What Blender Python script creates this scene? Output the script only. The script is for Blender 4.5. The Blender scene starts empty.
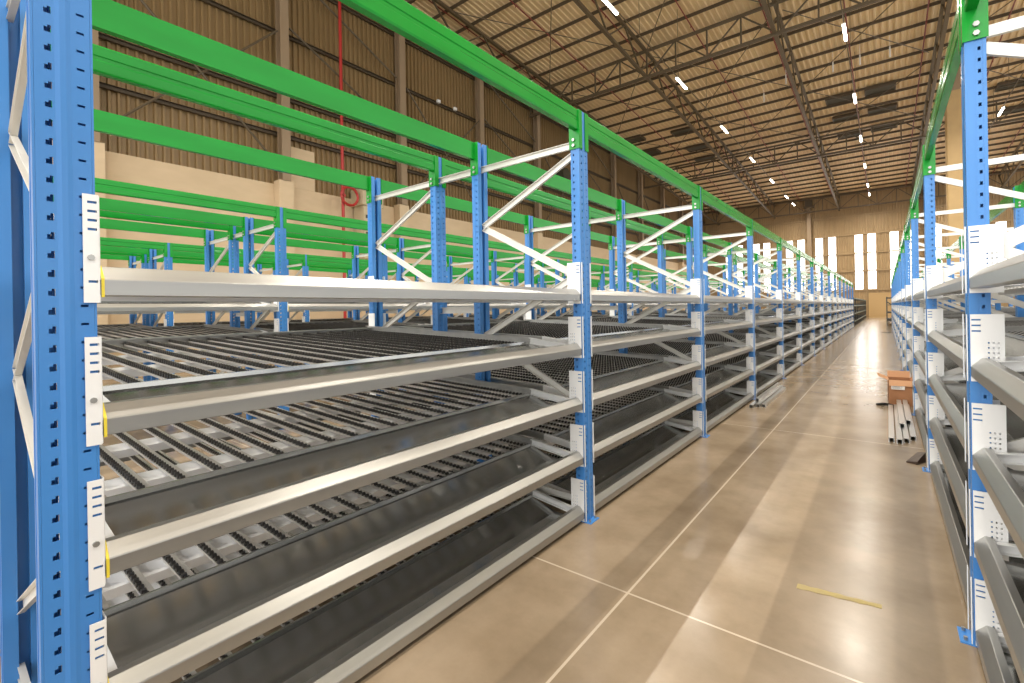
import bpy, bmesh, math, random
from mathutils import Vector, Matrix
random.seed(7)
SC = bpy.context.scene
COL = SC.collection
PI = math.pi

# ------------------------------------------------------------------ camera
FPX, PX, PY, YAW, ROLL, EYE = 470.0, 512.0, 310.5, math.radians(38.5), math.radians(-1.0), 1.55
cam_d = bpy.data.cameras.new('camera')
cam = bpy.data.objects.new('camera', cam_d); COL.objects.link(cam)
cam_d.sensor_width = 36.0; cam_d.lens = FPX / 1024 * 36.0
cam_d.shift_y = -(341.5 - PY) / 1024.0
cam_d.clip_start = 0.02; cam_d.clip_end = 300
cam.matrix_world = Matrix.Translation((0, 0, EYE)) @ Matrix.Rotation(YAW, 4, 'Z') @ Matrix.Rotation(PI/2, 4, 'X') @ Matrix.Rotation(ROLL, 4, 'Z')
SC.camera = cam

# ------------------------------------------------------------------ materials
def mat(name, col, rough=0.5, metal=0.0, noise=None, scale=8.0, bump=0.0, emit=None, estr=0.0, stretch=None, rnoise=0.0, spec=0.5):
    m = bpy.data.materials.new(name); m.use_nodes = True
    nt = m.node_tree; b = nt.nodes['Principled BSDF']
    b.inputs['Base Color'].default_value = (*col, 1); b.inputs['Roughness'].default_value = rough
    b.inputs['Metallic'].default_value = metal
    b.inputs['Specular IOR Level'].default_value = spec
    if emit:
        b.inputs['Emission Color'].default_value = (*emit, 1); b.inputs['Emission Strength'].default_value = estr
    if noise or bump or rnoise:
        tc = nt.nodes.new('ShaderNodeTexCoord'); mp = nt.nodes.new('ShaderNodeMapping')
        nt.links.new(tc.outputs['Object'], mp.inputs['Vector'])
        if stretch: mp.inputs['Scale'].default_value = stretch
        n = nt.nodes.new('ShaderNodeTexNoise'); n.inputs['Scale'].default_value = scale; n.inputs['Detail'].default_value = 5
        nt.links.new(mp.outputs['Vector'], n.inputs['Vector'])
        if noise:
            cr = nt.nodes.new('ShaderNodeValToRGB')
            cr.color_ramp.elements[0].position = 0.32; cr.color_ramp.elements[1].position = 0.7
            cr.color_ramp.elements[0].color = (*noise, 1); cr.color_ramp.elements[1].color = (*col, 1)
            nt.links.new(n.outputs['Fac'], cr.inputs['Fac']); nt.links.new(cr.outputs['Color'], b.inputs['Base Color'])
        if rnoise:
            mr = nt.nodes.new('ShaderNodeMapRange')
            mr.inputs['To Min'].default_value = max(0.03, rough - rnoise); mr.inputs['To Max'].default_value = rough + rnoise
            nt.links.new(n.outputs['Fac'], mr.inputs['Value']); nt.links.new(mr.outputs['Result'], b.inputs['Roughness'])
        if bump:
            bp = nt.nodes.new('ShaderNodeBump'); bp.inputs['Strength'].default_value = bump
            nt.links.new(n.outputs['Fac'], bp.inputs['Height']); nt.links.new(bp.outputs['Normal'], b.inputs['Normal'])
    return m

M = {}
M['blue'] = mat('blue_paint', (0.058, 0.232, 0.58), 0.28, noise=(0.05, 0.205, 0.53), scale=2, spec=0.4)
M['blue_dark'] = mat('dark_blue_paint', (0.05, 0.14, 0.30), 0.4)
M['green'] = mat('green_paint', (0.007, 0.29, 0.028), 0.22, noise=(0.0055, 0.245, 0.022), scale=3, stretch=(3, .6, 3), spec=0.3)
M['galv'] = mat('galvanised_steel', (0.44, 0.435, 0.41), 0.33, 0.82, noise=(0.36, 0.357, 0.345), scale=1.2, stretch=(12, .8, 12))
M['tray'] = mat('dark_sheet_steel', (0.44, 0.435, 0.41), 0.15, 0.85, noise=(0.36, 0.36, 0.345), scale=1.2, stretch=(3, 1, 1))
M['track'] = mat('track_steel', (0.66, 0.64, 0.60), 0.42, 0.6)
M['wheel'] = mat('black_wheel_plastic', (0.02, 0.018, 0.016), 0.45)
M['plate'] = mat('zinc_plate', (0.84, 0.84, 0.83), 0.42, 0.15)
M['support'] = mat('bright_zinc_support', (0.88, 0.88, 0.88), 0.35, 0.15)
M['railsteel'] = mat('rail_steel', (0.62, 0.61, 0.59), 0.3, 0.8)
M['hole'] = mat('dark_perforation', (0.06, 0.06, 0.065), 0.7)
M['brace'] = mat('pale_brace_steel', (0.70, 0.68, 0.63), 0.42, 0.35)
M['yellow'] = mat('yellow_clip', (0.85, 0.68, 0.05), 0.45)
M['purlin'] = mat('brown_purlin_steel', (0.075, 0.052, 0.028), 0.6)
M['truss'] = mat('truss_steel', (0.10, 0.073, 0.04), 0.5)
M['roofsheet'] = mat('roof_sheet', (0.78, 0.60, 0.36), 0.5, noise=(0.71, 0.54, 0.31), scale=1.5, stretch=(1, .15, 1))
M['wallsheet'] = mat('wall_sheet', (0.27, 0.175, 0.075), 0.5, noise=(0.23, 0.15, 0.062), scale=1.2, stretch=(1, 1, .2))
M['backsheet'] = mat('back_wall_sheet', (0.36, 0.25, 0.125), 0.55, noise=(0.32, 0.22, 0.108), scale=1.2)
M['concrete_wall'] = mat('cream_concrete_wall', (0.66, 0.51, 0.33), 0.7, noise=(0.60, 0.46, 0.29), scale=1.0, stretch=(1, 1, 3))
M['column'] = mat('tan_column_paint', (0.50, 0.34, 0.15), 0.55, noise=(0.46, 0.31, 0.135), scale=2)
M['steelcol'] = mat('wall_column_steel', (0.30, 0.215, 0.13), 0.55)
M['door'] = mat('brown_door_sheet', (0.45, 0.30, 0.13), 0.5)
M['redpipe'] = mat('red_pipe', (0.20, 0.028, 0.022), 0.45)
M['brightred'] = mat('bright_red_pipe', (0.42, 0.03, 0.025), 0.4)
M['vent'] = mat('dark_vent', (0.05, 0.045, 0.025), 0.7)
M['lamp'] = mat('lamp_tube', (1, 1, 1), 0.4, emit=(1.0, 0.92, 0.78), estr=20.0)
M['lampbody'] = mat('lamp_housing', (0.8, 0.8, 0.78), 0.4)
M['strip'] = mat('translucent_strip_daylight', (0.9, 0.9, 0.9), 0.4, emit=(1.0, 0.985, 0.96), estr=3.5)
M['cardboard'] = mat('cardboard', (0.42, 0.19, 0.085), 0.75, noise=(0.37, 0.165, 0.07), scale=10)
M['flap'] = mat('cardboard_inside', (0.62, 0.33, 0.17), 0.75)
M['label'] = mat('paper_label', (0.85, 0.80, 0.74), 0.6)
M['ink'] = mat('printed_ink', (0.12, 0.10, 0.09), 0.7)
M['black'] = mat('black_rubber', (0.012, 0.011, 0.011), 0.5)
M['darkwood'] = mat('dark_brown_board', (0.045, 0.025, 0.015), 0.5)
M['hvac'] = mat('duct_sheet', (0.50, 0.42, 0.27), 0.5)
M['lowsteel'] = mat('dark_rack_steel', (0.06, 0.065, 0.06), 0.45, 0.3)
M['lowgreen'] = mat('dull_green_beam', (0.10, 0.13, 0.10), 0.5, 0.3)
M['floormark'] = mat('yellow_floor_paint', (0.46, 0.36, 0.12), 0.6, noise=(0.36, 0.28, 0.15), scale=7)

def floor_material():
    m = bpy.data.materials.new('polished_concrete'); m.use_nodes = True
    nt = m.node_tree; N = nt.nodes; L = nt.links; b = N['Principled BSDF']
    tc = N.new('ShaderNodeTexCoord')
    def noise(scale, detail=6, stretch=None, rough=.6):
        n = N.new('ShaderNodeTexNoise'); n.inputs['Scale'].default_value = scale; n.inputs['Detail'].default_value = detail
        n.inputs['Roughness'].default_value = rough
        if stretch:
            mp = N.new('ShaderNodeMapping'); mp.inputs['Scale'].default_value = stretch
            L.new(tc.outputs['Object'], mp.inputs['Vector']); L.new(mp.outputs['Vector'], n.inputs['Vector'])
        else: L.new(tc.outputs['Object'], n.inputs['Vector'])
        return n.outputs['Fac']
    def ramp(f, p0, p1, c0, c1):
        r = N.new('ShaderNodeValToRGB'); e = r.color_ramp.elements
        e[0].position, e[1].position = p0, p1; e[0].color, e[1].color = (*c0, 1), (*c1, 1)
        L.new(f, r.inputs['Fac']); return r.outputs['Color']
    def mix(f, a, c, mode='MIX'):
        x = N.new('ShaderNodeMix'); x.data_type = 'RGBA'; x.blend_type = mode
        if isinstance(f, float): x.inputs[0].default_value = f
        else: L.new(f, x.inputs[0])
        L.new(a, x.inputs[6])
        if isinstance(c, tuple): x.inputs[7].default_value = (*c, 1)
        else: L.new(c, x.inputs[7])
        return x.outputs[2]
    def mth(op, a, c=None, d=None):
        x = N.new('ShaderNodeMath'); x.operation = op
        for i, v in enumerate((a, c, d)):
            if v is None: continue
            if isinstance(v, (int, float)): x.inputs[i].default_value = v
            else: L.new(v, x.inputs[i])
        return x.outputs[0]
    base = ramp(noise(1.3, 7, None, .6), .31, .69, (0.235, 0.176, 0.113), (0.385, 0.305, 0.215))
    base = mix(0.6, base, ramp(noise(4.5, 8, None, .7), .25, .7, (0.80, 0.79, 0.77), (1, 1, 1)), 'MULTIPLY')
    tracks = ramp(noise(1.0, 4, (1.6, .05, 1)), .36, .62, (0.80, 0.77, 0.73), (1.02, 1.0, 1.0))
    base = mix(0.75, base, tracks, 'MULTIPLY')
    spots = ramp(noise(9, 3), .70, .78, (0, 0, 0), (1, 1, 1))
    base = mix(mth('MULTIPLY', spots, .2), base, (0.19, 0.14, 0.09))
    sep = N.new('ShaderNodeSeparateXYZ'); L.new(tc.outputs['Object'], sep.inputs[0])
    X, Y = sep.outputs[0], sep.outputs[1]
    def line(c, at, step, w):
        t = mth('ABSOLUTE', mth('SUBTRACT', mth('MODULO', mth('ADD', mth('SUBTRACT', c, at), step * 40.5), step), step / 2))
        return mth('LESS_THAN', t, w)
    j = mth('MAXIMUM', line(X, -1.122, 4.25, .0065), line(Y, 2.38, 4.25, .0065))
    base = mix(mth('MULTIPLY', j, .7), base, (0.60, 0.51, 0.40))
    L.new(base, b.inputs['Base Color'])
    mr = N.new('ShaderNodeMapRange'); mr.inputs['To Min'].default_value = .16; mr.inputs['To Max'].default_value = .29
    L.new(noise(2.2, 6), mr.inputs['Value']); L.new(mr.outputs['Result'], b.inputs['Roughness'])
    b.inputs['Specular IOR Level'].default_value = 0.55
    bp = N.new('ShaderNodeBump'); bp.inputs['Strength'].default_value = .04
    L.new(noise(6, 4), bp.inputs['Height']); L.new(bp.outputs['Normal'], b.inputs['Normal'])
    return m
M['floor'] = floor_material()

# ------------------------------------------------------------------ mesh builder
class MB:
    def __init__(s): s.v = []; s.f = []; s.m = []; s.mats = []
    def mi(s, m):
        if m not in s.mats: s.mats.append(m)
        return s.mats.index(m)
    def add(s, vs, fs, m):
        o = len(s.v); k = s.mi(m); s.v += [tuple(p) for p in vs]
        for f in fs: s.f.append(tuple(o + i for i in f)); s.m.append(k)
    def box(s, a, b, m):
        (x0, y0, z0), (x1, y1, z1) = a, b
        s.add([(x0,y0,z0),(x1,y0,z0),(x1,y1,z0),(x0,y1,z0),(x0,y0,z1),(x1,y0,z1),(x1,y1,z1),(x0,y1,z1)],
              [(0,3,2,1),(4,5,6,7),(0,1,5,4),(1,2,6,5),(2,3,7,6),(3,0,4,7)], m)
    def loft(s, prof, P0, P1, u, w, m, caps=True, closed=True):
        """profile points (a,b) placed at a*u + b*w, swept from P0 to P1"""
        P0, P1, u, w = Vector(P0), Vector(P1), Vector(u), Vector(w); n = len(prof)
        vs = [P0 + u*a + w*b for a, b in prof] + [P1 + u*a + w*b for a, b in prof]
        rng = range(n) if closed else range(n - 1)
        fs = [(i, (i+1) % n, n + (i+1) % n, n + i) for i in rng]
        if caps and closed: fs += [tuple(range(n - 1, -1, -1)), tuple(range(n, 2*n))]
        s.add(vs, fs, m)
    def bar(s, p, q, wx, wz, m, ref=(0, 0, 1)):
        p, q = Vector(p), Vector(q); d = (q - p).normalized(); r = Vector(ref)
        if abs(d.dot(r)) > .98: r = Vector((0, 1, 0))
        u = d.cross(r).normalized(); w = u.cross(d).normalized()
        s.loft([(-wx/2,-wz/2),(wx/2,-wz/2),(wx/2,wz/2),(-wx/2,wz/2)], p, q, u, w, m)
    def chan(s, p, q, wid, dep, t, m, ref=(0, 0, 1)):
        """C channel: web across wid, flanges dep deep"""
        p, q = Vector(p), Vector(q); d = (q - p).normalized(); r = Vector(ref)
        u = d.cross(r).normalized(); w = u.cross(d).normalized(); h = wid / 2
        s.loft([(-h,0),(h,0),(h,dep),(h-t,dep),(h-t,t),(-h+t,t),(-h+t,dep),(-h,dep)], p, q, u, w, m)
    def tube(s, pts, r, m, n=8):
        for p, q in zip(pts[:-1], pts[1:]):
            p, q = Vector(p), Vector(q); d = (q - p).normalized(); rf = Vector((0, 0, 1))
            if abs(d.dot(rf)) > .95: rf = Vector((1, 0, 0))
            u = d.cross(rf).normalized(); w = u.cross(d).normalized()
            s.loft([(r*math.cos(2*PI*i/n), r*math.sin(2*PI*i/n)) for i in range(n)], p, q, u, w, m)
    def sheet(s, O, U, V, us, vs, holes, t, m):
        """flat plate O + u*U + v*V with rectangular holes cut through, thickness t along U x V"""
        O, U, V = Vector(O), Vector(U), Vector(V); Nn = U.cross(V).normalized() * t
        us = sorted(set([round(x, 5) for x in us] + [round(x, 5) for h in holes for x in h[:2]]))
        vs = sorted(set([round(x, 5) for x in vs] + [round(x, 5) for h in holes for x in h[2:]]))
        hs = set()
        ui = {x: i for i, x in enumerate(us)}; vi = {x: i for i, x in enumerate(vs)}
        for a, b, c, d in holes:
            for i in range(ui[round(a,5)], ui[round(b,5)]):
                for j in range(vi[round(c,5)], vi[round(d,5)]): hs.add((i, j))
        nu, nv = len(us), len(vs); P = []
        for k in (0, 1):
            for j in range(nv):
                for i in range(nu): P.append(O + U*us[i] + V*vs[j] + Nn*k)
        I = lambda i, j, k: k*nu*nv + j*nu + i
        F = []
        solid = lambda i, j: 0 <= i < nu-1 and 0 <= j < nv-1 and (i, j) not in hs
        for i in range(nu-1):
            for j in range(nv-1):
                if not solid(i, j): continue
                F.append((I(i,j,1), I(i+1,j,1), I(i+1,j+1,1), I(i,j+1,1)))
                F.append((I(i,j,0), I(i,j+1,0), I(i+1,j+1,0), I(i+1,j,0)))
                if not solid(i-1, j): F.append((I(i,j,0), I(i,j,1), I(i,j+1,1), I(i,j+1,0)))
                if not solid(i+1, j): F.append((I(i+1,j,0), I(i+1,j+1,0), I(i+1,j+1,1), I(i+1,j,1)))
                if not solid(i, j-1): F.append((I(i,j,0), I(i+1,j,0), I(i+1,j,1), I(i,j,1)))
                if not solid(i, j+1): F.append((I(i,j+1,0), I(i,j+1,1), I(i+1,j+1,1), I(i+1,j+1,0)))
        s.add(P, F, m)
    def mesh(s, name):
        me = bpy.data.meshes.new(name); me.from_pydata(s.v, [], s.f)
        for m in s.mats: me.materials.append(M[m])
        me.polygons.foreach_set('material_index', s.m); me.update()
        return me

def empty(name, loc=(0, 0, 0), rz=0.0, label=None, cat=None, group=None):
    o = bpy.data.objects.new(name, None); COL.objects.link(o)
    o.location = loc; o.rotation_euler = (0, 0, rz); o.empty_display_size = .1
    tag(o, label, cat, group); return o
def tag(o, label=None, cat=None, group=None, kind=None):
    if label: o['label'] = label
    if cat: o['category'] = cat
    if group: o['group'] = group
    if kind: o['kind'] = kind
    elif cat: o['kind'] = 'thing'
    return o
def obj(name, me, parent=None, loc=(0, 0, 0), rz=0.0):
    if isinstance(me, MB): me = me.mesh(name)
    o = bpy.data.objects.new(name, me); COL.objects.link(o)
    o.parent = parent; o.location = loc; o.rotation_euler = (0, 0, rz); return o

KIDS = {}
def kids(o): return KIDS.get(o.name, [])
def copy_tree(o, loc, rz, label, group=None, cat=None, parent=None):
    c = o.copy(); COL.objects.link(c)
    if parent is None:
        c.location = loc; c.rotation_euler = (0, 0, rz)
        if label: c['label'] = label
        if group: c['group'] = group
    else: c.parent = parent
    for ch in CH[o.name]: copy_tree(ch, None, None, None, parent=c)
    return c
from collections import defaultdict
CH = defaultdict(list)
_obj = obj
def obj(name, me, parent=None, loc=(0, 0, 0), rz=0.0):
    o = _obj(name, me, parent, loc, rz)
    if parent is not None: CH[parent.name].append(o)
    return o

ORD = ['nearest', 'second', 'third', 'fourth', 'fifth', 'sixth', 'seventh', 'eighth', 'ninth', 'tenth', 'eleventh', 'twelfth',
       'thirteenth', 'fourteenth', 'fifteenth', 'sixteenth']

# ------------------------------------------------------------------ dimensions (metres, from the photograph's perspective)
BAY = 2.8; PW = .112; PD = .068; FD = 1.06; GAP = .47; HT = 3.0
DEPTH = 2*FD + GAP                         # 2.65
LEV = [1.697, 1.302, .905, .512, .115]
LF = -1.73; RF = .295                       # faces of the left and right rack towards the aisle
LY0 = .245; RY0 = .20                       # first upright station of each side
PERIOD = 4.65

# ------------------------------------------------------------------ upright frame
def post_mesh(paint, h=HT, fine=True):
    """slotted upright, aisle face at x=0, open back towards +x"""
    b = MB(); t = .003; w = PW/2; n = int((h - .08) / .05)
    hf, hs = [], []
    for i in range(n):
        z = .06 + i*.05
        if fine:
            hf += [(.020, .034, z, z+.013), (.027, .034, z+.013, z+.019)]       # teardrop column
            hf += [(.084, .100, z+.02, z+.0265)]                                # narrow slits
            hs += [(.040, .050, z+.012, z+.028)]
    b.sheet((0, w, 0), (0, -1, 0), (0, 0, 1), [0, PW], [0.004, h], hf, t, paint)           # aisle face
    b.sheet((0, -w, 0), (1, 0, 0), (0, 0, 1), [0, PD], [0.004, h], hs, t, paint)
    b.sheet((PD, w, 0), (-1, 0, 0), (0, 0, 1), [0, PD], [0.004, h], [(PD-c, PD-a, e, f) for a, c, e, f in hs], t, paint)
    # raised rib between the slot columns and rear lips
    b.loft([(-.004, 0), (.006, -.0035), (.018, -.0035), (.028, 0)], (-t, -.012, .004), (-t, -.012, h), (0, 1, 0), (1, 0, 0), paint)
    for s in (-1, 1):
        y0, y1 = sorted((s*(w+.0005), s*(w+.0055))); b.box((-.003, y0, .004), (.028, y1, h), paint)
        y0, y1 = sorted((s*(w+.0005), s*(w+.0045))); b.box((PD-.012, y0, .004), (PD, y1, h), paint)
    for s in (-1, 1):
        b.box((PD-.003, min(s*w, s*(w-.036)), .004), (PD, max(s*w, s*(w-.036)), h), paint)
        b.box((PD-.022, min(s*(w-.036), s*(w-.039)), .004), (PD, max(s*(w-.036), s*(w-.039)), h), paint)
    return b.mesh('post')
def foot_mesh(paint):
    b = MB(); b.box((-.05, -.064, 0), (.10, .064, .006), paint)
    for y in (-.04, .04): b.tube([(-.03, y, .005), (-.03, y, .022)], .008, 'galv', 6)
    return b.mesh('foot_plate')
POST = {k: post_mesh(k) for k in ('blue',)}
FOOT = foot_mesh('blue')
def brace_mesh(x0, z0, x1, z1):
    b = MB(); b.chan((x0, 0, z0), (x1, 0, z1), .05, .022, .003, 'brace', ref=(0, 1, 0)); return b.mesh('brace')
xa, xb = .068, FD - .068
ZIG = [(xa, 2.70), (xb, 2.27), (xa, 1.80), (xb, 1.33), (xa, .87), (xb, .40)]
BRACES = [brace_mesh(xa - .02, 2.77, xb + .02, 2.77), brace_mesh(xa - .02, .14, xb + .02, .14)] + \
         [brace_mesh(*ZIG[i], *ZIG[i+1]) for i in range(len(ZIG)-1)]
BOLT = MB()
for x, z in ((xa, 2.77), (xb, 2.77)): BOLT.tube([(x, -.065, z), (x, .065, z)], .008, 'galv', 6)
def make_frame(full=True):
    r = empty('upright_frame', cat='rack frame')
    for k in (0, 1):
        p = obj('post', POST['blue'], r, (0 if k == 0 else FD, 0, 0), PI*k)
        if full: obj('foot_plate', FOOT, p)
    for m in BRACES: obj('brace', m, r)
    return r

# ------------------------------------------------------------------ green top beams
BL = BAY - PW - .016
def green_beam_mesh():
    b = MB(); h = .145
    pr = [(.004, 0), (.042, 0), (.042, h), (.004, h), (.0, h-.006), (.0, h*.62), (.004, h*.58), (.004, h*.46), (0, h*.42), (0, .010)]
    b.loft(pr, (-.002, -BL/2, 2.855), (-.002, BL/2, 2.855), (1, 0, 0), (0, 0, 1), 'green'); return b.mesh('top_beam')
def green_conn_mesh(s):
    b = MB(); y = s*(BL/2)
    y0, y1 = sorted((y, y - s*.005)); b.box((-.006, y0, 2.72), (.075, y1, 3.0), 'green')
    y0, y1 = sorted((y - s*.005, y + s*.042)); b.box((-.010, y0, 2.72), (-.0055, y1, 3.0), 'green')
    return b.mesh('end_connector')
def bolt_mesh(s):
    b = MB()
    for z in (2.745, 2.785):
        b.tube([(.035, s*(BL/2-.005), z), (.035, s*(BL/2-.017), z)], .012, 'galv', 6)
    return b.mesh('bolt_pair')
GB = green_beam_mesh(); GC = [green_conn_mesh(s) for s in (-1, 1)]; GBOLT = [bolt_mesh(s) for s in (-1, 1)]
def make_top_beam():
    r = obj('top_beam', GB); tag(r, cat='beam')
    for c, bt in zip(GC, GBOLT):
        k = obj('end_connector', c, r); obj('bolt', bt, k)
    return r

# ------------------------------------------------------------------ carton-flow shelf (z = 0 at the top of its front beam)
LANE0, LANE1 = .45, 2.60
def lane_z(x): return -.004 + (x - LANE0) * .036
SL = BAY - PW - .022
NT = 20; PITCH = .1325
def front_beam_mesh():
    b = MB(); pr = [(.002, -.085), (.0, -.083), (.0, -.040), (.002, -.036), (.034, -.001), (.037, 0), (.062, 0), (.062, -.010), (.052, -.010), (.052, -.076), (.062, -.076), (.062, -.085)]
    b.loft(pr, (0, -SL/2, 0), (0, SL/2, 0), (1, 0, 0), (0, 0, 1), 'galv'); return b.mesh('front_beam')
def rear_beam_mesh():
    b = MB(); z = lane_z(LANE1)
    b.loft([(0, -.075), (0, .02), (-.05, .02), (-.05, .01), (-.012, .01), (-.012, -.075)], (DEPTH, -SL/2, z), (DEPTH, SL/2, z), (1, 0, 0), (0, 0, 1), 'galv')
    return b.mesh('rear_beam')
def tray_mesh():
    b = MB(); w = SL/2 - .05
    pr = [(.064, -.03), (.066, -.072), (.215, -.066), (.430, -.012), (.434, .006), (.448, .006), (.446, -.02), (.432, -.017), (.215, -.070), (.070, -.076), (.061, -.076)]
    b.loft(pr, (0, -w, 0), (0, w, 0), (1, 0, 0), (0, 0, 1), 'tray'); return b.mesh('pick_tray')
def cross_support_mesh(x, wid):
    """galvanised support with a row of pressed diamonds under the tracks"""
    b = MB(); z = lane_z(x) - .034; n = 2*NT; y0 = -SL/2 + .02; st = (SL - .04) / n
    V, F = [], []
    for i in range(n + 1):
        y = y0 + st*i; up = .012 if i % 2 else -.004
        V += [(x - wid/2, y, z - .05), (x - wid/2, y, z - .012), (x, y, z - .012 + up), (x + wid/2, y, z - .010), (x + wid/2, y, z - .05)]
    for i in range(n):
        for k in range(4): F.append((5*i+k, 5*i+k+1, 5*i+5+k+1, 5*i+5+k))
    b.add(V, F, 'support')
    return b.mesh('cross_support')
def side_rail_mesh(s):
    b = MB(); y = s*(SL/2 - .012)
    P, Q = (.064, y, -.035), (LANE0, y, lane_z(LANE0) + .016)
    b.chan(P, Q, .045, .04*s if False else .03, .004, 'plate', ref=(0, -s, 0))
    b.chan(Q, (LANE1, y, lane_z(LANE1) + .016), .045, .03, .004, 'galv', ref=(0, -s, 0))
    return b.mesh('side_rail')
def connector_mesh(s, wide=False):
    """perforated end plate against the post, with a slotted lip wrapping its aisle face"""
    b = MB(); y = s*(SL/2)
    holes = []
    for i in range(3):
        for j in range(6):
            holes.append((.055 + .015*i, .061 + .015*i, .06 + .022*j, .067 + .022*j))
    slots = [(.004, .034, z, z + .007) for z in (.222, .247, .272, .055)]
    if s > 0: b.sheet((0, y, -.105), (1, 0, 0), (0, 0, 1), [0, .108], [0, .30], holes + slots, .004, 'plate')
    else: b.sheet((.108, y, -.105), (-1, 0, 0), (0, 0, 1), [0, .108], [0, .30], [(.108-c, .108-a, e, f) for a, c, e, f in holes + slots], .004, 'plate')
    lw = .034 if wide else .010
    lip = [(.010, .030, z, z + .007) for z in (.20, .225, .25, .275, .055)] if wide else []
    yb = y if s < 0 else y + lw
    b.sheet((-.009, yb, -.105), (0, -1, 0), (0, 0, 1), [0, lw], [0, .30], lip, .0035, 'plate')
    if wide: b.tube([(-.012, y + s*.018, .02), (-.018, y + s*.018, .02)], .008, 'galv', 8)
    return b.mesh('beam_connector')
def rear_conn_mesh(s):
    b = MB(); y = s*(SL/2); y0, y1 = sorted((y, y - s*.004)); z = lane_z(LANE1)
    b.box((DEPTH - .1, y0, z - .1), (DEPTH + .004, y1, z + .17), 'plate'); return b.mesh('beam_connector')
def clip_mesh():
    b = MB(); b.loft([(-.003, -.089), (-.003, -.036), (.034, .003), (.06, .003), (.06, .0), (.035, .0), (0, -.038), (0, -.086), (.02, -.086), (.02, -.089)],
                     (0, SL/2 - .012, 0), (0, SL/2 - .005, 0), (1, 0, 0), (0, 0, 1), 'yellow'); return b.mesh('end_clip')
def track_into(b):
    p, q = (LANE0, 0, lane_z(LANE0)), (LANE1 - .03, 0, lane_z(LANE1 - .03))
    # beige rail: a deep open channel with a broad outer flange
    pr = [(-.028, -.028), (.010, -.028), (.010, -.018), (.0085, -.018), (.0085, -.025), (-.010, -.025), (-.010, -.006), (-.028, -.006)]
    b.loft(pr, p, q, (0, 1, 0), (0, 0, 1), 'track')
def wheels_into(b, dx=.034, n=8):
    x = LANE0 + .025; r = .0105
    while x < LANE1 - .05:
        z = lane_z(x) - .009
        b.loft([(r*math.cos(2*PI*i/n), r*math.sin(2*PI*i/n)) for i in range(n)], (x, -.008, z), (x, .008, z), (1, 0, 0), (0, 0, 1), 'wheel')
        x += dx
def track_mesh():
    b = MB(); track_into(b); return b.mesh('roller_track')
def wheel_mesh():
    b = MB(); wheels_into(b); return b.mesh('wheel_row')
def bed_mesh():
    b = MB(); t = MB(); track_into(t); wheels_into(t, .034, 6)
    for i in range(NT):
        y = (i - (NT-1)/2)*PITCH; o = len(b.v); b.mats = t.mats
        b.v += [(p[0], p[1] + y, p[2]) for p in t.v]; b.f += [tuple(o + k for k in f) for f in t.f]; b.m += t.m
    return b.mesh('roller_bed')
MS = dict(front=front_beam_mesh(), rear=rear_beam_mesh(), tray=tray_mesh(), track=track_mesh(), wheels=wheel_mesh(), bed=bed_mesh(), clip=clip_mesh(),
          sup=[cross_support_mesh(x, w) for x, w in ((.47, .03), (.76, .15), (1.34, .16), (1.95, .16))],
          rail=[side_rail_mesh(s) for s in (-1, 1)], conn=[connector_mesh(s) for s in (-1, 1)], wconn=[connector_mesh(-1), connector_mesh(1, True)], rconn=[rear_conn_mesh(s) for s in (-1, 1)])
def make_shelf(detail, clip, wide=False):
    r = empty('flow_shelf', cat='roller shelf')
    obj('front_beam', MS['front'], r); obj('rear_beam', MS['rear'], r); obj('pick_tray', MS['tray'], r)
    for m in MS['rail']: obj('side_rail', m, r)
    for m in MS['wconn' if wide else 'conn']: obj('beam_connector', m, r)
    for m in MS['sup']: obj('cross_support', m, r)
    if detail:
        for m in MS['rconn']: obj('beam_connector', m, r)
        for i in range(NT):
            t = obj('roller_track', MS['track'], r, (0, (i - (NT-1)/2)*PITCH, 0)); obj('wheel_row', MS['wheels'], t)
    else: obj('roller_bed', MS['bed'], r)
    if clip: c = obj('end_clip', MS['clip'], r); c['label'] = 'yellow clip at the beam end'
    return r

# ------------------------------------------------------------------ spacer bars between the two frames of a station
SPM = {}
for z in (2.77, 1.56):
    b = MB(); b.chan((FD + .008, 0, z), (FD + GAP - .008, 0, z), .055, .03, .003, 'brace', ref=(0, 1, 0)); SPM[z] = b.mesh('spacer_rail')

# ------------------------------------------------------------------ lay out the racks
LEVN = ['top level', 'second level down', 'middle level', 'fourth level down', 'lowest level']
used = {}
def place(kind, maker, loc, rz, label, group):
    if kind not in used:
        r = maker(); used[kind] = r
        r.location = loc; r.rotation_euler = (0, 0, rz); r['label'] = label; r['group'] = group
        return r
    return copy_tree(used[kind], loc, rz, label, group)

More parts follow.
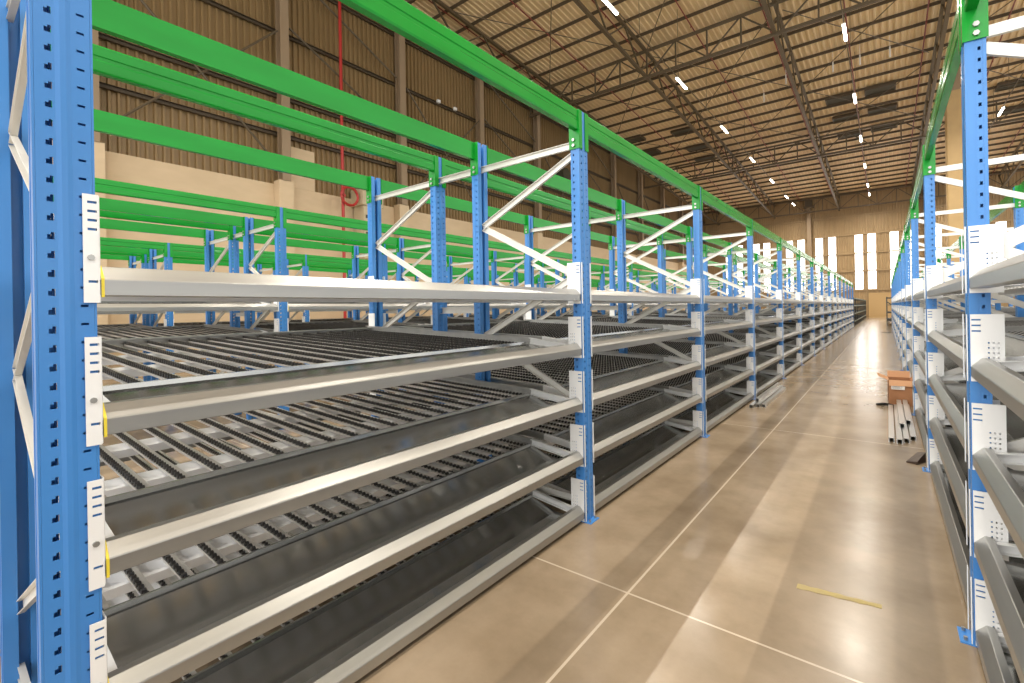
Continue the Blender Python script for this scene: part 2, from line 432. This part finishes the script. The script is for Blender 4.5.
def rack(key, where, face, y0, n0, n1, rz, sgn, detail_to, levels, lines, clip, foot=True, spacers=True):
    """stations n0..n1, bays n0..n1-1; where names the rack in labels"""
    for k in range(n0, n1 + 1):
        y = y0 + BAY*k; q = ORD[k - n0]
        for a in (0, 1):
            x = face + sgn*a*(FD + GAP)
            place('frame%d' % foot, lambda: make_frame(foot), (x, y, 0), rz,
                  'blue upright frame with pale braces, %s half of %s, %s from camera' % (('aisle', 'inner')[a], where, q), 'upright frames of ' + where)
        if spacers:
            for z, nm in ((2.77, 'high'), (1.56, 'low')):
                place('sp%.2f' % z, lambda: tag(obj('spacer_rail', SPM[z]), cat='spacer bar'), (face, y, 0), rz,
                      '%s pale spacer bar joining frames of %s, %s pair from camera' % (nm, where, q), 'spacer bars of ' + where)
        if k == n1: break
        yc = y + BAY/2
        for i in lines:
            x = face + sgn*(0, FD, FD + GAP, DEPTH)[i]; rr = rz + (PI if i % 2 else 0)
            place('gb', make_top_beam, (x, yc, 0), rr, 'green top beam on %s line of %s, %s bay from camera' % (('front', 'second', 'third', 'rear')[i], where, q),
                  'green top beams of ' + where)
        for li in levels:
            d = k < detail_to
            wd = clip and k == 0 and key == 'L'
            place('shelf%d%d%d' % (d, clip, wd), lambda: make_shelf(d, clip, wd), (face, yc, LEV[li]), rz,
                  'galvanised roller shelf, %s of %s, %s bay from camera' % (LEVN[li], where, q), 'roller shelves of ' + where)

rack('L', 'left rack', LF, LY0, 0, 14, PI, -1, 3, range(5), range(4), True)
rack('R', 'right rack', RF, RY0, 0, 14, 0, 1, 3, range(5), (0, 1), False)
rack('B', 'second left rack', LF - PERIOD, LY0, 0, 13, PI, -1, 0, (0, 1), range(4), True, foot=False)
rack('C', 'third left rack', LF - 2*PERIOD, LY0, 0, 12, PI, -1, 0, (0, 1), range(4), True, foot=False, spacers=False)

# ------------------------------------------------------------------ low dark racking beyond the tall racks
def low_frame_meshes():
    p = MB(); p.loft([(0,-.045),(.07,-.045),(.07,-.03),(.01,-.03),(.01,.03),(.07,.03),(.07,.045),(0,.045)], (0, 0, 0), (0, 0, 2.05), (1, 0, 0), (0, 1, 0), 'lowsteel')
    br = MB(); br.chan((.06, 0, .2), (.94, 0, .95), .04, .02, .003, 'lowsteel', ref=(0, 1, 0))
    b2 = MB(); b2.chan((.94, 0, .95), (.06, 0, 1.7), .04, .02, .003, 'lowsteel', ref=(0, 1, 0))
    return p.mesh('post'), br.mesh('brace'), b2.mesh('brace')
LFM = low_frame_meshes()
def low_shelf_meshes():
    a = MB(); a.loft([(0, -.09), (0, -.02), (.02, 0), (.05, 0), (.05, -.09)], (-.004, -1.352, 0), (-.004, 1.352, 0), (1, 0, 0), (0, 0, 1), 'lowgreen')
    t = MB(); t.box((.05, -1.34, -.04), (.94, 1.34, -.012), 'lowsteel')
    r = MB(); r.box((.94, -1.352, -.09), (.99, 1.352, .0), 'lowsteel')
    return a.mesh('front_beam'), t.mesh('shelf_deck'), r.mesh('rear_beam')
LSM = low_shelf_meshes()
def make_low_frame():
    r = empty('low_upright_frame', cat='rack frame')
    obj('post', LFM[0], r); obj('post', LFM[0], r, (1, 0, 0), PI); obj('brace', LFM[1], r); obj('brace', LFM[2], r); return r
def make_low_shelf():
    r = empty('low_rack_shelf', cat='shelf')
    for n, m in zip(('front_beam', 'shelf_deck', 'rear_beam'), LSM): obj(n, m, r)
    return r
def low_rack(where, face, y0, n, rz):
    for k in range(n + 1):
        place('lf', make_low_frame, (face, y0 + BAY*k, 0), rz, 'dark low upright frame at far end, %s, %s of its row' % (where, 'first' if k == 0 else ORD[k]), 'low frames at far end ' + where)
        if k == n: break
        for li, z in enumerate((2.02, 1.5, .95, .4)):
            place('ls', make_low_shelf, (face, y0 + BAY*k + BAY/2, z), rz, 'dark low rack shelf, far end of %s side, %s bay, %s' % (where, 'first' if k == 0 else ORD[k], ('top', 'second level', 'third level', 'lowest')[li]), 'low rack shelves at far end ' + where)
low_rack('left', LF, 40.6, 9, PI)
low_rack('right', .02, 41.6, 3, 0)

# ------------------------------------------------------------------ building shell
WX, EX, Y0, YB = -20.0, 22.0, -8.0, 69.0
def roof_z(y): return 14.75 + .06*(YB - y)
b = MB(); b.add([(WX, Y0, 0), (EX, Y0, 0), (EX, YB, 0), (WX, YB, 0), (WX, Y0, -.2), (EX, Y0, -.2), (EX, YB, -.2), (WX, YB, -.2)],
               [(0,1,2,3),(7,6,5,4),(0,4,5,1),(1,5,6,2),(2,6,7,3),(3,7,4,0)], 'floor')
tag(obj('floor', b), kind='structure')
def corrugated(b, O, U, V, n, pitch, depth, m, N, hole=None):
    """trapezoid sheet: n ribs along U, spanning V, ribs standing out along N"""
    O, U, V, N = Vector(O), Vector(U), Vector(V), Vector(N)
    prof = []
    for i in range(n):
        s = i*pitch
        prof += [(s, 0), (s + pitch*.5, 0), (s + pitch*.62, depth), (s + pitch*.88, depth)]
    prof.append((n*pitch, 0)); k = len(prof)
    vs = [O + U*a + N*c for a, c in prof] + [O + U*a + N*c + V for a, c in prof]
    b.add(vs, [(i, i+1, k+i+1, k+i) for i in range(k-1)], m)
# roof
b = MB(); sl = Vector((0, YB - Y0, roof_z(YB) - roof_z(Y0)))
corrugated(b, (WX, Y0, roof_z(Y0) + .02), (1, 0, 0), sl, 140, .3, .05, 'roofsheet', (0, 0, -1))
b.box((WX, Y0, roof_z(Y0) + .5), (EX, YB, roof_z(Y0) + .6), 'roofsheet')
ceiling = tag(obj('ceiling', b), kind='structure')
# left wall: sheet over a cream concrete base
b = MB(); corrugated(b, (WX, Y0, 6.9), (0, 1, 0), (0, 0, 13), 308, .25, .10, 'wallsheet', (1, 0, 0))
wl = tag(obj('wall_left', b), kind='structure')
b = MB(); b.box((WX - .1, Y0, 0), (WX + .12, YB, 7.0), 'concrete_wall')
obj('concrete_base', b, wl)
b = MB(); b.box((WX - .1, 9.5, 7.0), (WX + .13, 11.0, 8.75), 'concrete_wall'); obj('raised_panel', b, wl)
for z in (9.1, 10.7, 13.4, 16.0):
    b = MB(); b.chan((WX + .11, Y0, z), (WX + .11, YB, z), .16, .12, .01, 'purlin', ref=(1, 0, 0)); obj('girt', b, wl)
# columns standing on the left wall
cols = [3.4 + 6.1*k for k in range(11)]
for k, y in enumerate(cols):
    r = empty('wall_column', (WX + .26, y, 0), 0, 'tan steel column on a concrete pier along left wall, %s from camera' % ORD[k], 'column', 'columns along the left wall')
    h = roof_z(y) - .35
    b = MB(); b.box((-.13, -.3, 0), (.35, .3, 7.1), 'concrete_wall'); obj('pier', b, r)
    b = MB(); b.loft([(0,-.18),(.03,-.18),(.03,-.015),(.37,-.015),(.37,-.18),(.4,-.18),(.4,.18),(.37,.18),(.37,.015),(.03,.015),(.03,.18),(0,.18)], (0, 0, 7.1), (0, 0, h), (1, 0, 0), (0, 1, 0), 'steelcol'); obj('shaft', b, r)
for k in range(10):
    y, y2 = cols[k], cols[k+1]
    if k % 2 == 0 or k > 5:
        r = empty('wall_bracing', (WX + .62, 0, 0), 0, 'crossed steel bracing on left wall between %s and %s column' % (ORD[k], ORD[k+1]), 'bracing', 'bracing on the left wall')
        for a, c in ((7.6, 13.2), (13.2, 7.6)):
            b = MB(); b.tube([(0, y + .28, a), (0, y2 - .28, c)], .045, 'truss', 6); obj('brace_rod', b, r)
    else:
        r = empty('wall_bracing', (WX + .5, 0, 0), 0, 'knee bracing on left wall between %s and %s column' % (ORD[k], ORD[k+1]), 'bracing', 'bracing on the left wall')
        for a, c in ((10.8, 13.6), (13.6, 16.2)):
            b = MB(); b.tube([(0, y + .28, c), (0, y2 - .28, a)], .045, 'truss', 6); obj('brace_rod', b, r)
# back wall
b = MB(); corrugated(b, (EX, YB, 0), (-1, 0, 0), (0, 0, 17), 168, .25, .05, 'backsheet', (0, -1, 0))
wb = tag(obj('wall_back', b), kind='structure')
for z in (3.25, 5.5, 7.6, 9.85, 12.1):
    b = MB(); b.chan((WX, YB - .17, z), (EX, YB - .17, z), .16, .12, .01, 'backsheet', ref=(0, 1, 0)); obj('girt', b, wb)
sx = [-.83, -2.1, 4.45, 5.7, 8.05, 9.35, -4.9]
cent = [-1.19, -2.40, -5.0, -6.32, -8.22, -9.5, -12.07, -13.3, -15.35, -16.7, .85, 2.1, 4.45, 5.7, 8.1, 9.35]
for k, x in enumerate(cent):
    b = MB(); b.box((x - .37, YB - .11, 3.35), (x + .37, YB - .055, 9.75), 'strip')
    w = tag(obj('window_%d' % (k + 1), b), kind='structure')
    b = MB()
    for a in (-.40, .37): b.box((x + a, YB - .13, 3.3), (x + a + .03, YB - .05, 9.8), 'backsheet')
    for z in (3.3, 9.75): b.box((x - .37, YB - .13, z), (x + .37, YB - .05, z + .05), 'backsheet')
    obj('window_frame', b, w)
b = MB(); b.box((-1.45, YB - .12, 0), (.5, YB - .05, 2.75), 'door')
for k in range(9): b.box((-1.45, YB - .14, .25 + .28*k), (.5, YB - .12, .28 + .28*k), 'door')
d1 = tag(obj('door_1', b), kind='structure')
b = MB()
for x in (-1.55, .5): b.box((x, YB - .16, 0), (x + .1, YB - .04, 2.75), 'column')
b.box((-1.55, YB - .16, 2.75), (.6, YB - .04, 2.85), 'column'); obj('door_frame', b, d1)
for k, x in enumerate((-7.3, 3.6)):
    r = empty('end_wall_column', (x, YB - .5, 0), 0, ('grey steel column on end wall between window strips above left rack', 'tan column on end wall behind the right rack')[k], 'column', 'columns on the end wall')
    b = MB(); b.box((-.2, -.2, 0), (.2, .2, 13.6), 'steelcol' if k == 0 else 'column'); obj('shaft', b, r)
    b = MB(); b.box((-.5, -.5, 13.6), (.5, .45, 13.75), 'truss'); b.box((-.35, -.35, 13.75), (.35, .4, 14.6), 'truss'); obj('capital', b, r)

# purlins under the roof
def slope_bar(b, x, y0, y1, drop, w, h, m): b.bar((x, y0, roof_z(y0) - drop), (x, y1, roof_z(y1) - drop), w, h, m)
y = -6.6; b0 = MB(); b0.chan((WX, 0, 0), (EX, 0, 0), .17, .06, .008, 'purlin', ref=(0, 1, 0)); PM = b0.mesh('purlin')
while y < YB:
    obj('purlin', PM, ceiling, (0, y, roof_z(y) - .15)); y += 1.62
# sagging-preventing rods / sprinkler pipes along the slope
px = [-18.2 + 3.35*k for k in range(10)]
for k, x in enumerate(px):
    b = MB(); p, q = (0, 4, roof_z(4) - .305), (0, YB - .4, roof_z(YB - .4) - .305); b.tube([p, q], .035, 'redpipe', 8)
    r = tag(obj('sprinkler_pipe', b, loc=(x, 0, 0)), 'thin red sprinkler pipe running under the roof, %s from left wall' % ('first' if k == 0 else ORD[k]), 'pipe', 'sprinkler pipes under the roof')
    b = MB()
    for j in range(18): yy = 5.4 + 3.5*j; b.tube([(0, yy, roof_z(yy) - .33), (0, yy, roof_z(yy) - .45)], .02, 'redpipe', 6)
    obj('sprinkler_heads', b, r)['kind'] = 'stuff'
# girders along the aisle
GY0, GY1, GD = -4.0, YB - .5, 1.55
def girder(x, label):
    r = empty('ceiling_girder', (x, 0, 0), 0, label, 'roof truss', 'lengthwise roof trusses')
    b = MB(); slope_bar(b, 0, GY0, GY1, .38, .15, .15, 'truss'); obj('top_chord', b, r)
    b = MB(); slope_bar(b, 0, GY0, GY1, .38 + GD, .17, .15, 'truss'); obj('bottom_chord', b, r)
    n = 36; st = (GY1 - GY0)/n
    for i in range(n):
        ya, yb = GY0 + st*i, GY0 + st*(i+1); b = MB()
        b.bar((0, ya, roof_z(ya) - .38 - GD*(i % 2)), (0, yb, roof_z(yb) - .38 - GD*((i+1) % 2)), .08, .08, 'truss'); obj('web_member', b, r)
    return r
for x, l in ((-17.8, 'long steel roof truss nearest the left wall'), (-11.0, 'long steel roof truss over the third left rack'),
             (-4.2, 'long steel roof truss over the left rack'), (2.45, 'long steel roof truss over the right rack'), (9.2, 'long steel roof truss farthest to the right')): girder(x, l)
def cross_truss(y, label):
    r = empty('ceiling_truss', (0, y, 0), 0, label, 'roof truss', 'crosswise roof trusses')
    zt, zb = roof_z(y) - .45, roof_z(y) - 2.0
    for n, z, s in (('top_chord', zt, .13), ('bottom_chord', zb, .15)):
        b = MB(); b.box((WX + .45, -s/2, z - s/2), (EX - .2, s/2, z + s/2), 'truss'); obj(n, b, r)
    n = 24; st = (EX - WX - .8)/n
    for i in range(n):
        xa_, xb_ = WX + .5 + st*i, WX + .5 + st*(i+1)
        b = MB(); b.bar((xa_, 0, zb), (xa_, 0, zt), .08, .08, 'truss'); obj('web_member', b, r)
        b = MB(); b.bar((xa_, 0, zb if i % 2 else zt), (xb_, 0, zt if i % 2 else zb), .07, .07, 'truss'); obj('web_member', b, r)
for y, l in ((27, 'nearest crosswise steel truss under the roof'), (47, 'second crosswise steel truss under the roof'), (67.3, 'far crosswise steel truss beside the end wall')): cross_truss(y, l)
# wind bracing rods under the roof
for k, (xa_, xb_) in enumerate(((-17.8, -11), (-11, -4.2), (-4.2, 2.45), (2.45, 9.2))):
    for j, (ya, yb) in enumerate(((27, 37), (37, 47), (17, 27))):
        r = empty('roof_bracing', (0, 0, 0), 0, 'thin crossed rods under roof, %s truss gap from left, %s from camera' % (('first', 'second', 'third', 'fourth')[k], ('second', 'third', 'nearest')[j]), 'bracing', 'crossed rods under the roof')
        for dr, p, q in ((.62, (xa_ + .3, ya + .5), (xb_ - .3, yb - .5)), (.70, (xb_ - .3, ya + .5), (xa_ + .3, yb - .5))):
            b = MB(); b.tube([(p[0], p[1], roof_z(p[1]) - dr), (q[0], q[1], roof_z(q[1]) - dr)], .025, 'truss', 6); obj('brace_rod', b, r)

# ------------------------------------------------------------------ rays from the camera, to place things seen under the roof
def ray(px_, py_):
    d = cam.matrix_world.to_3x3() @ Vector(((px_ - PX)/FPX, -(py_ - PY)/FPX, -1)); return Vector((0, 0, EYE)), d
def hit_roof(px_, py_, drop=.0):
    o, d = ray(px_, py_)     # z = 14.75 + .06*(69-y) - drop
    t = (14.75 + .06*69 - drop - o.z) / (d.z + .06*d.y); return o + d*t
vents = [(840, 98), (880, 88), (846, 117), (882, 109), (850, 134), (884, 126), (683, 131), (697, 147), (705, 158), (634, 139), (650, 152), (1014, 83), (1018, 108)]
for k, (u, v) in enumerate(vents):
    p = hit_roof(u, v, .05)
    r = empty('roof_vent', p, 0, 'dark rectangular vent under roof, %s' % (('above right of centre, upper left of six', 'above right of centre, upper right of six', 'above right of centre, middle left of six', 'above right of centre, middle right of six', 'above right of centre, lower left of six', 'above right of centre, lower right of six', 'just above the front green beam, nearest of three', 'just above the front green beam, second of three', 'just above the front green beam, farthest of three', 'touching the front green beam, nearer of two', 'touching the front green beam, farther of two', 'far right edge, upper of two', 'far right edge, lower of two')[k]), 'vent', 'roof vents')
    b = MB()
    for yy in (-.62, .56): b.box((-.85, yy, -.16), (.85, yy + .06, .04), 'purlin')
    for xx in (-.85, .79): b.box((xx, -.56, -.16), (xx + .06, .56, .04), 'purlin')
    obj('vent_frame', b, r)
    b = MB(); b.box((-.79, -.56, -.1), (.79, .56, -.06), 'vent'); obj('vent_panel', b, r)

# ------------------------------------------------------------------ lamps
LH = 13.55
LMP = MB(); LMP.box((-.065, -.8, 0), (.065, .8, .06), 'lampbody'); LMP = LMP.mesh('housing')
TUB = MB(); TUB.box((-.05, -.78, -.03), (.05, .78, 0), 'lamp'); TUB = TUB.mesh('tube')
for ri, (x, nm) in enumerate(((-8.4, 'left row'), (-1.25, 'middle row above aisle'), (5.85, 'right row'))):
    b = MB(); b.box((-.02, -1, LH + .10), (.02, YB - 2.6, LH + .13), 'truss')
    rl = tag(obj('lighting_rail', b, loc=(x, 0, 0)), 'thin pale rail carrying the %s of strip lights' % nm, 'lighting rail', 'lighting rails')
    b = MB()
    for j in range(13): yy = 5 + 5*j; b.tube([(0, yy, LH + .12), (0, yy, roof_z(yy) - .1)], .012, 'truss', 6)
    obj('hanger_wires', b, rl)['kind'] = 'stuff'
    for k in range(9):
        y = 0.0 + 8.5*k
        if y > YB - 2: y = YB - 4.5
        r = empty('ceiling_light', (x, y, LH), 0, 'lit white strip light hanging under roof in the %s, %s from camera' % (nm, ORD[k]), 'lamp', 'strip lights, ' + nm)
        obj('housing', LMP, r); obj('tube', TUB, r)
        b = MB()
        for yy in (-.5, .5): b.box((-.02, yy - .02, .06), (.02, yy + .02, .10), 'lampbody')
        obj('bracket', b, r)
        ld = bpy.data.lights.new('strip_lamp', 'AREA'); ld.shape = 'RECTANGLE'; ld.size = .10; ld.size_y = 1.6
        ld.spread = math.radians(150); ld.energy = 330; ld.color = (1.0, .93, .82)
        lo = bpy.data.objects.new('strip_lamp', ld); COL.objects.link(lo); lo.location = (x, y, LH - .06)
# unlit pendants hanging ahead of the middle girder
PEN = MB(); PEN.tube([(0, 0, 0), (0, 0, .6)], .035, 'lampbody', 8); PEN = PEN.mesh('pendant')
for k, (u, v) in enumerate(((786, 79), (833, 67), (860, 60), (890, 52), (764, 97))):
    p = hit_roof(u, v + 5, 1.3)
    r = tag(obj('pendant_tube', PEN, loc=p), 'short white tube hanging under roof, %s of five in slanting row' % ('second', 'third', 'fourth', 'rightmost', 'leftmost')[k], 'pendant', 'white tubes hanging under the roof')
    b = MB(); b.tube([(0, 0, .6), (0, 0, roof_z(p.y) - p.z - .05)], .01, 'lampbody', 6); obj('hanger_wire', b, r)

# ------------------------------------------------------------------ things on the walls
b = MB(); b.tube([(WX + .75, 12.0, 0), (WX + .75, 12.0, roof_z(12.0) - .6)], .07, 'brightred', 10)
r = tag(obj('fire_riser_pipe', b), 'bright red vertical pipe rising up the left wall', 'pipe')
b = MB()
for i in range(16):
    a, c = 2*PI*i/16, 2*PI*(i+1)/16
    b.tube([(WX + .9, 12.25 + .42*math.cos(a), 6.9 + .42*math.sin(a)), (WX + .9, 12.25 + .42*math.cos(c), 6.9 + .42*math.sin(c))], .06, 'brightred', 6)
b.tube([(WX + .75, 12.0, 6.9), (WX + .9, 12.0, 6.9)], .06, 'brightred', 6); obj('pipe_loop', b, r)
r = empty('air_duct', (WX + .62, 13.4, 4.1), 0, 'tan sheet metal duct standing against left wall beside red pipe', 'duct')
b = MB(); b.box((-.4, -.5, 0), (.4, .5, 2.5), 'hvac'); obj('duct_body', b, r)
b = MB(); b.loft([(-.5, -.6), (.5, -.6), (.4, .6), (-.4, .6)], (0, 0, 2.5), (0, 0, 3.3), (1, 0, 0), (0, 1, 0), 'hvac'); obj('duct_hood', b, r)
b = MB()
for i in range(5): b.box((.4, -.4, .3 + .4*i), (.43, .4, .45 + .4*i), 'vent')
obj('louvre', b, r)
r = empty('wall_speaker', (WX + .9, 30.6, 12.0), 0, 'dark horn speaker on left wall just behind front green beam', 'speaker')
b = MB(); b.loft([(.5*math.cos(2*PI*i/12), .5*math.sin(2*PI*i/12)) for i in range(12)], (-.4, 0, 0), (.3, 0, -.2), (0, 1, 0), (0, 0, 1), 'vent'); obj('horn', b, r)
b = MB(); b.box((-.78, -.08, -.08), (-.4, .08, .08), 'truss'); obj('bracket', b, r)
for k, y in enumerate((18.2, 19.5)):
    r = empty('floodlight', (WX + .5, y, 13.35), 0, 'small white floodlight on left wall girt, %s of two' % ('left', 'right')[k], 'lamp', 'floodlights on the left wall')
    b = MB(); b.box((-.05, -.10, -.08), (.08, .10, .08), 'lampbody'); obj('housing', b, r)
    b = MB(); b.box((-.2, -.04, -.04), (-.05, .04, .04), 'truss'); obj('bracket', b, r)

# the tall tan column behind the right rack
r = empty('building_column', (3.42, 39.4, 0), 0, 'tall tan square column rising behind the right rack to the roof', 'column')
b = MB(); c = .4; e = .05
b.loft([(-c, -c+e), (-c+e, -c), (c-e, -c), (c, -c+e), (c, c-e), (c-e, c), (-c+e, c), (-c, c-e)], (0, 0, 0), (0, 0, 14.4), (1, 0, 0), (0, 1, 0), 'column'); obj('shaft', b, r)
b = MB(); b.box((-.28, -.28, 14.4), (.28, .28, roof_z(39.4) - .3), 'steelcol'); obj('steel_head', b, r)

# ------------------------------------------------------------------ things on the aisle floor
r = empty('cardboard_box', (.15, 9.45, 0), math.radians(2), 'open brown cardboard box on the floor against the right rack', 'box')
b = MB(); w, d, h, t = .138, .2, .385, .006
b.box((-w, -d, 0), (w, d, t), 'cardboard')
b.box((-w, -d, t), (w, -d + t, h), 'cardboard'); b.box((-w, d - t, t), (w, d, h), 'cardboard')
b.box((-w, -d + t, t), (-w + t, d - t, h), 'cardboard'); b.box((w - t, -d + t, t), (w, d - t, h), 'cardboard'); obj('carton', b, r)
def flap(p0, p1, v, m='flap'):
    b = MB(); p0, p1, v = Vector(p0), Vector(p1), Vector(v); n = (p1 - p0).cross(v).normalized()*.005
    q = [p0, p1, p1 + v*.96 , p0 + v]; b.add([*q, *[x + n for x in q]], [(0,1,2,3),(7,6,5,4),(0,4,5,1),(1,5,6,2),(2,6,7,3),(3,7,4,0)], m); obj('flap', b, r)
flap((-w, d, h), (-w, -d, h), (-.13, 0, .06)); flap((-w, -d, h), (w, -d, h), (0, -.03, -.085)); flap((w, -d, h), (w, d, h), (.02, 0, .02), 'cardboard'); flap((w, d, h), (-w, d, h), (0, .02, .10))
b = MB(); b.box((-.11, -d - .022, .245), (.05, -d - .018, .305), 'label')
for i in range(3): b.box((-.10, -d - .0225, .258 + .014*i), (.02 - .03*(i % 2), -d - .022, .263 + .014*i), 'ink')
o = obj('sticker', b, r); o['label'] = 'white printed sticker on the front'
# bundle of steel rails by the box
def rail_mesh(L):
    b = MB(); b.loft([(-.026,.052),(-.026,0),(-.014,0),(-.014,.005),(-.021,.005),(-.021,.047),(.021,.047),(.021,.005),(.014,.005),(.014,0),(.026,0),(.026,.052)],
                     (0, 0, 0), (0, L, 0), (1, 0, 0), (0, 0, 1), 'railsteel'); return b.mesh('steel_rail')
for k, (x, z, y, L, nm) in enumerate(((.030, .0, 6.75, 2.2, 'leftmost on the floor'), (.100, .0, 6.72, 2.3, 'second from left on the floor'), (.160, .0, 6.8, 2.3, 'third from left on the floor'),
                                      (.222, .0, 6.95, 2.2, 'rightmost on the floor'), (.135, .054, 7.35, 1.8, 'left one in the upper layer'), (.20, .054, 7.6, 1.6, 'right one in the upper layer'))):
    tag(obj('steel_rail', rail_mesh(L), loc=(x, y, z), rz=math.radians((k*7 % 5 - 2)*.08)), 'galvanised rail lying before the cardboard box, %s' % nm, 'steel rail', 'steel rails beside the right rack')
for k, (x, z, y, L, nm) in enumerate(((-1.625, 0, 7.85, 2.1, 'nearest the rack'), (-1.555, 0, 7.95, 2.1, 'middle one on the floor'), (-1.485, 0, 8.0, 1.9, 'outermost on the aisle floor'), (-1.60, .054, 8.15, 1.9, 'lying on top of the others'))):
    tag(obj('steel_rail', rail_mesh(L), loc=(x, y, z)), 'grey steel rail at the foot of left rack, %s' % nm, 'steel rail', 'steel rails beside the left rack')
# black strap beside the bundle
b = MB(); pts = [(-.10, 0, .012), (-.05, .03, .02), (0, .0, .03), (.05, .04, .02), (.10, .01, .012)]
b.tube(pts, .02, 'black', 8); b.tube([(-.02, .05, .012), (.03, -.04, .03), (.08, -.03, .012)], .014, 'black', 8)
tag(obj('black_strap', b, loc=(-.03, 9.1, 0)), 'crumpled black strap on the floor left of the steel rails', 'strap')
b = MB(); b.add([(-.09, -.05, 0), (-.01, -.09, 0), (.06, .06, 0), (.0, .1, 0), (-.09, -.05, .012), (-.01, -.09, .03), (.06, .06, .10), (.0, .1, .08)],
               [(0,3,2,1),(4,5,6,7),(0,1,5,4),(1,2,6,5),(2,3,7,6),(3,0,4,7)], 'darkwood')
tag(obj('board_offcut', b, loc=(.225, 6.02, 0)), 'dark brown offcut poking out from under the right rack', 'offcut')
b = MB(); b.box((-.25, -.12, 0), (.23, .12, .012), 'black'); b.box((-.22, -.10, .012), (.20, -.06, .02), 'black'); b.box((-.22, .06, .012), (.20, .10, .02), 'black')
tag(obj('floor_mat', b, loc=(.0, 32.5, 0)), 'small black mat lying far down the aisle by right rack', 'mat')
def hit_floor(u, v):
    o, d = ray(u, v); return o + d*(-o.z/d.z)
MA, MB_ = hit_floor(797, 586), hit_floor(882, 607)
b = MB(); V = []
n = 12
for i in range(n + 1):
    t = i/n; y = MA.y + (MB_.y - MA.y)*t; x = MA.x + (MB_.x - MA.x)*t; wv = .026*(1 - .35*t) + .004*math.sin(i*2.3)
    V += [(x, y - wv, .0006), (x, y + wv, .0006), (x, y - wv, .0022), (x, y + wv, .0022)]
F = []
for i in range(n):
    a = 4*i; c = a + 4
    F += [(a+2, c+2, c+3, a+3), (a, a+1, c+1, c), (a, c, c+2, a+2), (a+1, a+3, c+3, c+1)]
F += [(0, 2, 3, 1), (4*n, 4*n+1, 4*n+3, 4*n+2)]
b.add(V, F, 'floormark')
tag(obj('floor_marking', b), 'worn yellow paint dash on the concrete aisle floor', 'floor marking')

# ------------------------------------------------------------------ daylight and output
w = bpy.data.worlds.new('world'); SC.world = w; w.use_nodes = True
bg = w.node_tree.nodes['Background']; bg.inputs['Color'].default_value = (1.0, 0.985, 0.96, 1); bg.inputs['Strength'].default_value = 1.6
sd = bpy.data.lights.new('daylight', 'SUN'); sd.energy = 1.3; sd.angle = math.radians(50); sd.color = (1, .97, .92)
so = bpy.data.objects.new('daylight', sd); COL.objects.link(so); so.rotation_euler = Vector((.22, 1, -.36)).to_track_quat('-Z', 'Y').to_euler()
SC.view_settings.view_transform = 'Standard'; SC.view_settings.look = 'None'
SC.view_settings.exposure = 0.35; SC.view_settings.gamma = 1.0; SC.view_settings.use_curve_mapping = False
SC.cycles.use_denoising = True
SC.cycles.max_bounces = 8; SC.cycles.diffuse_bounces = 5
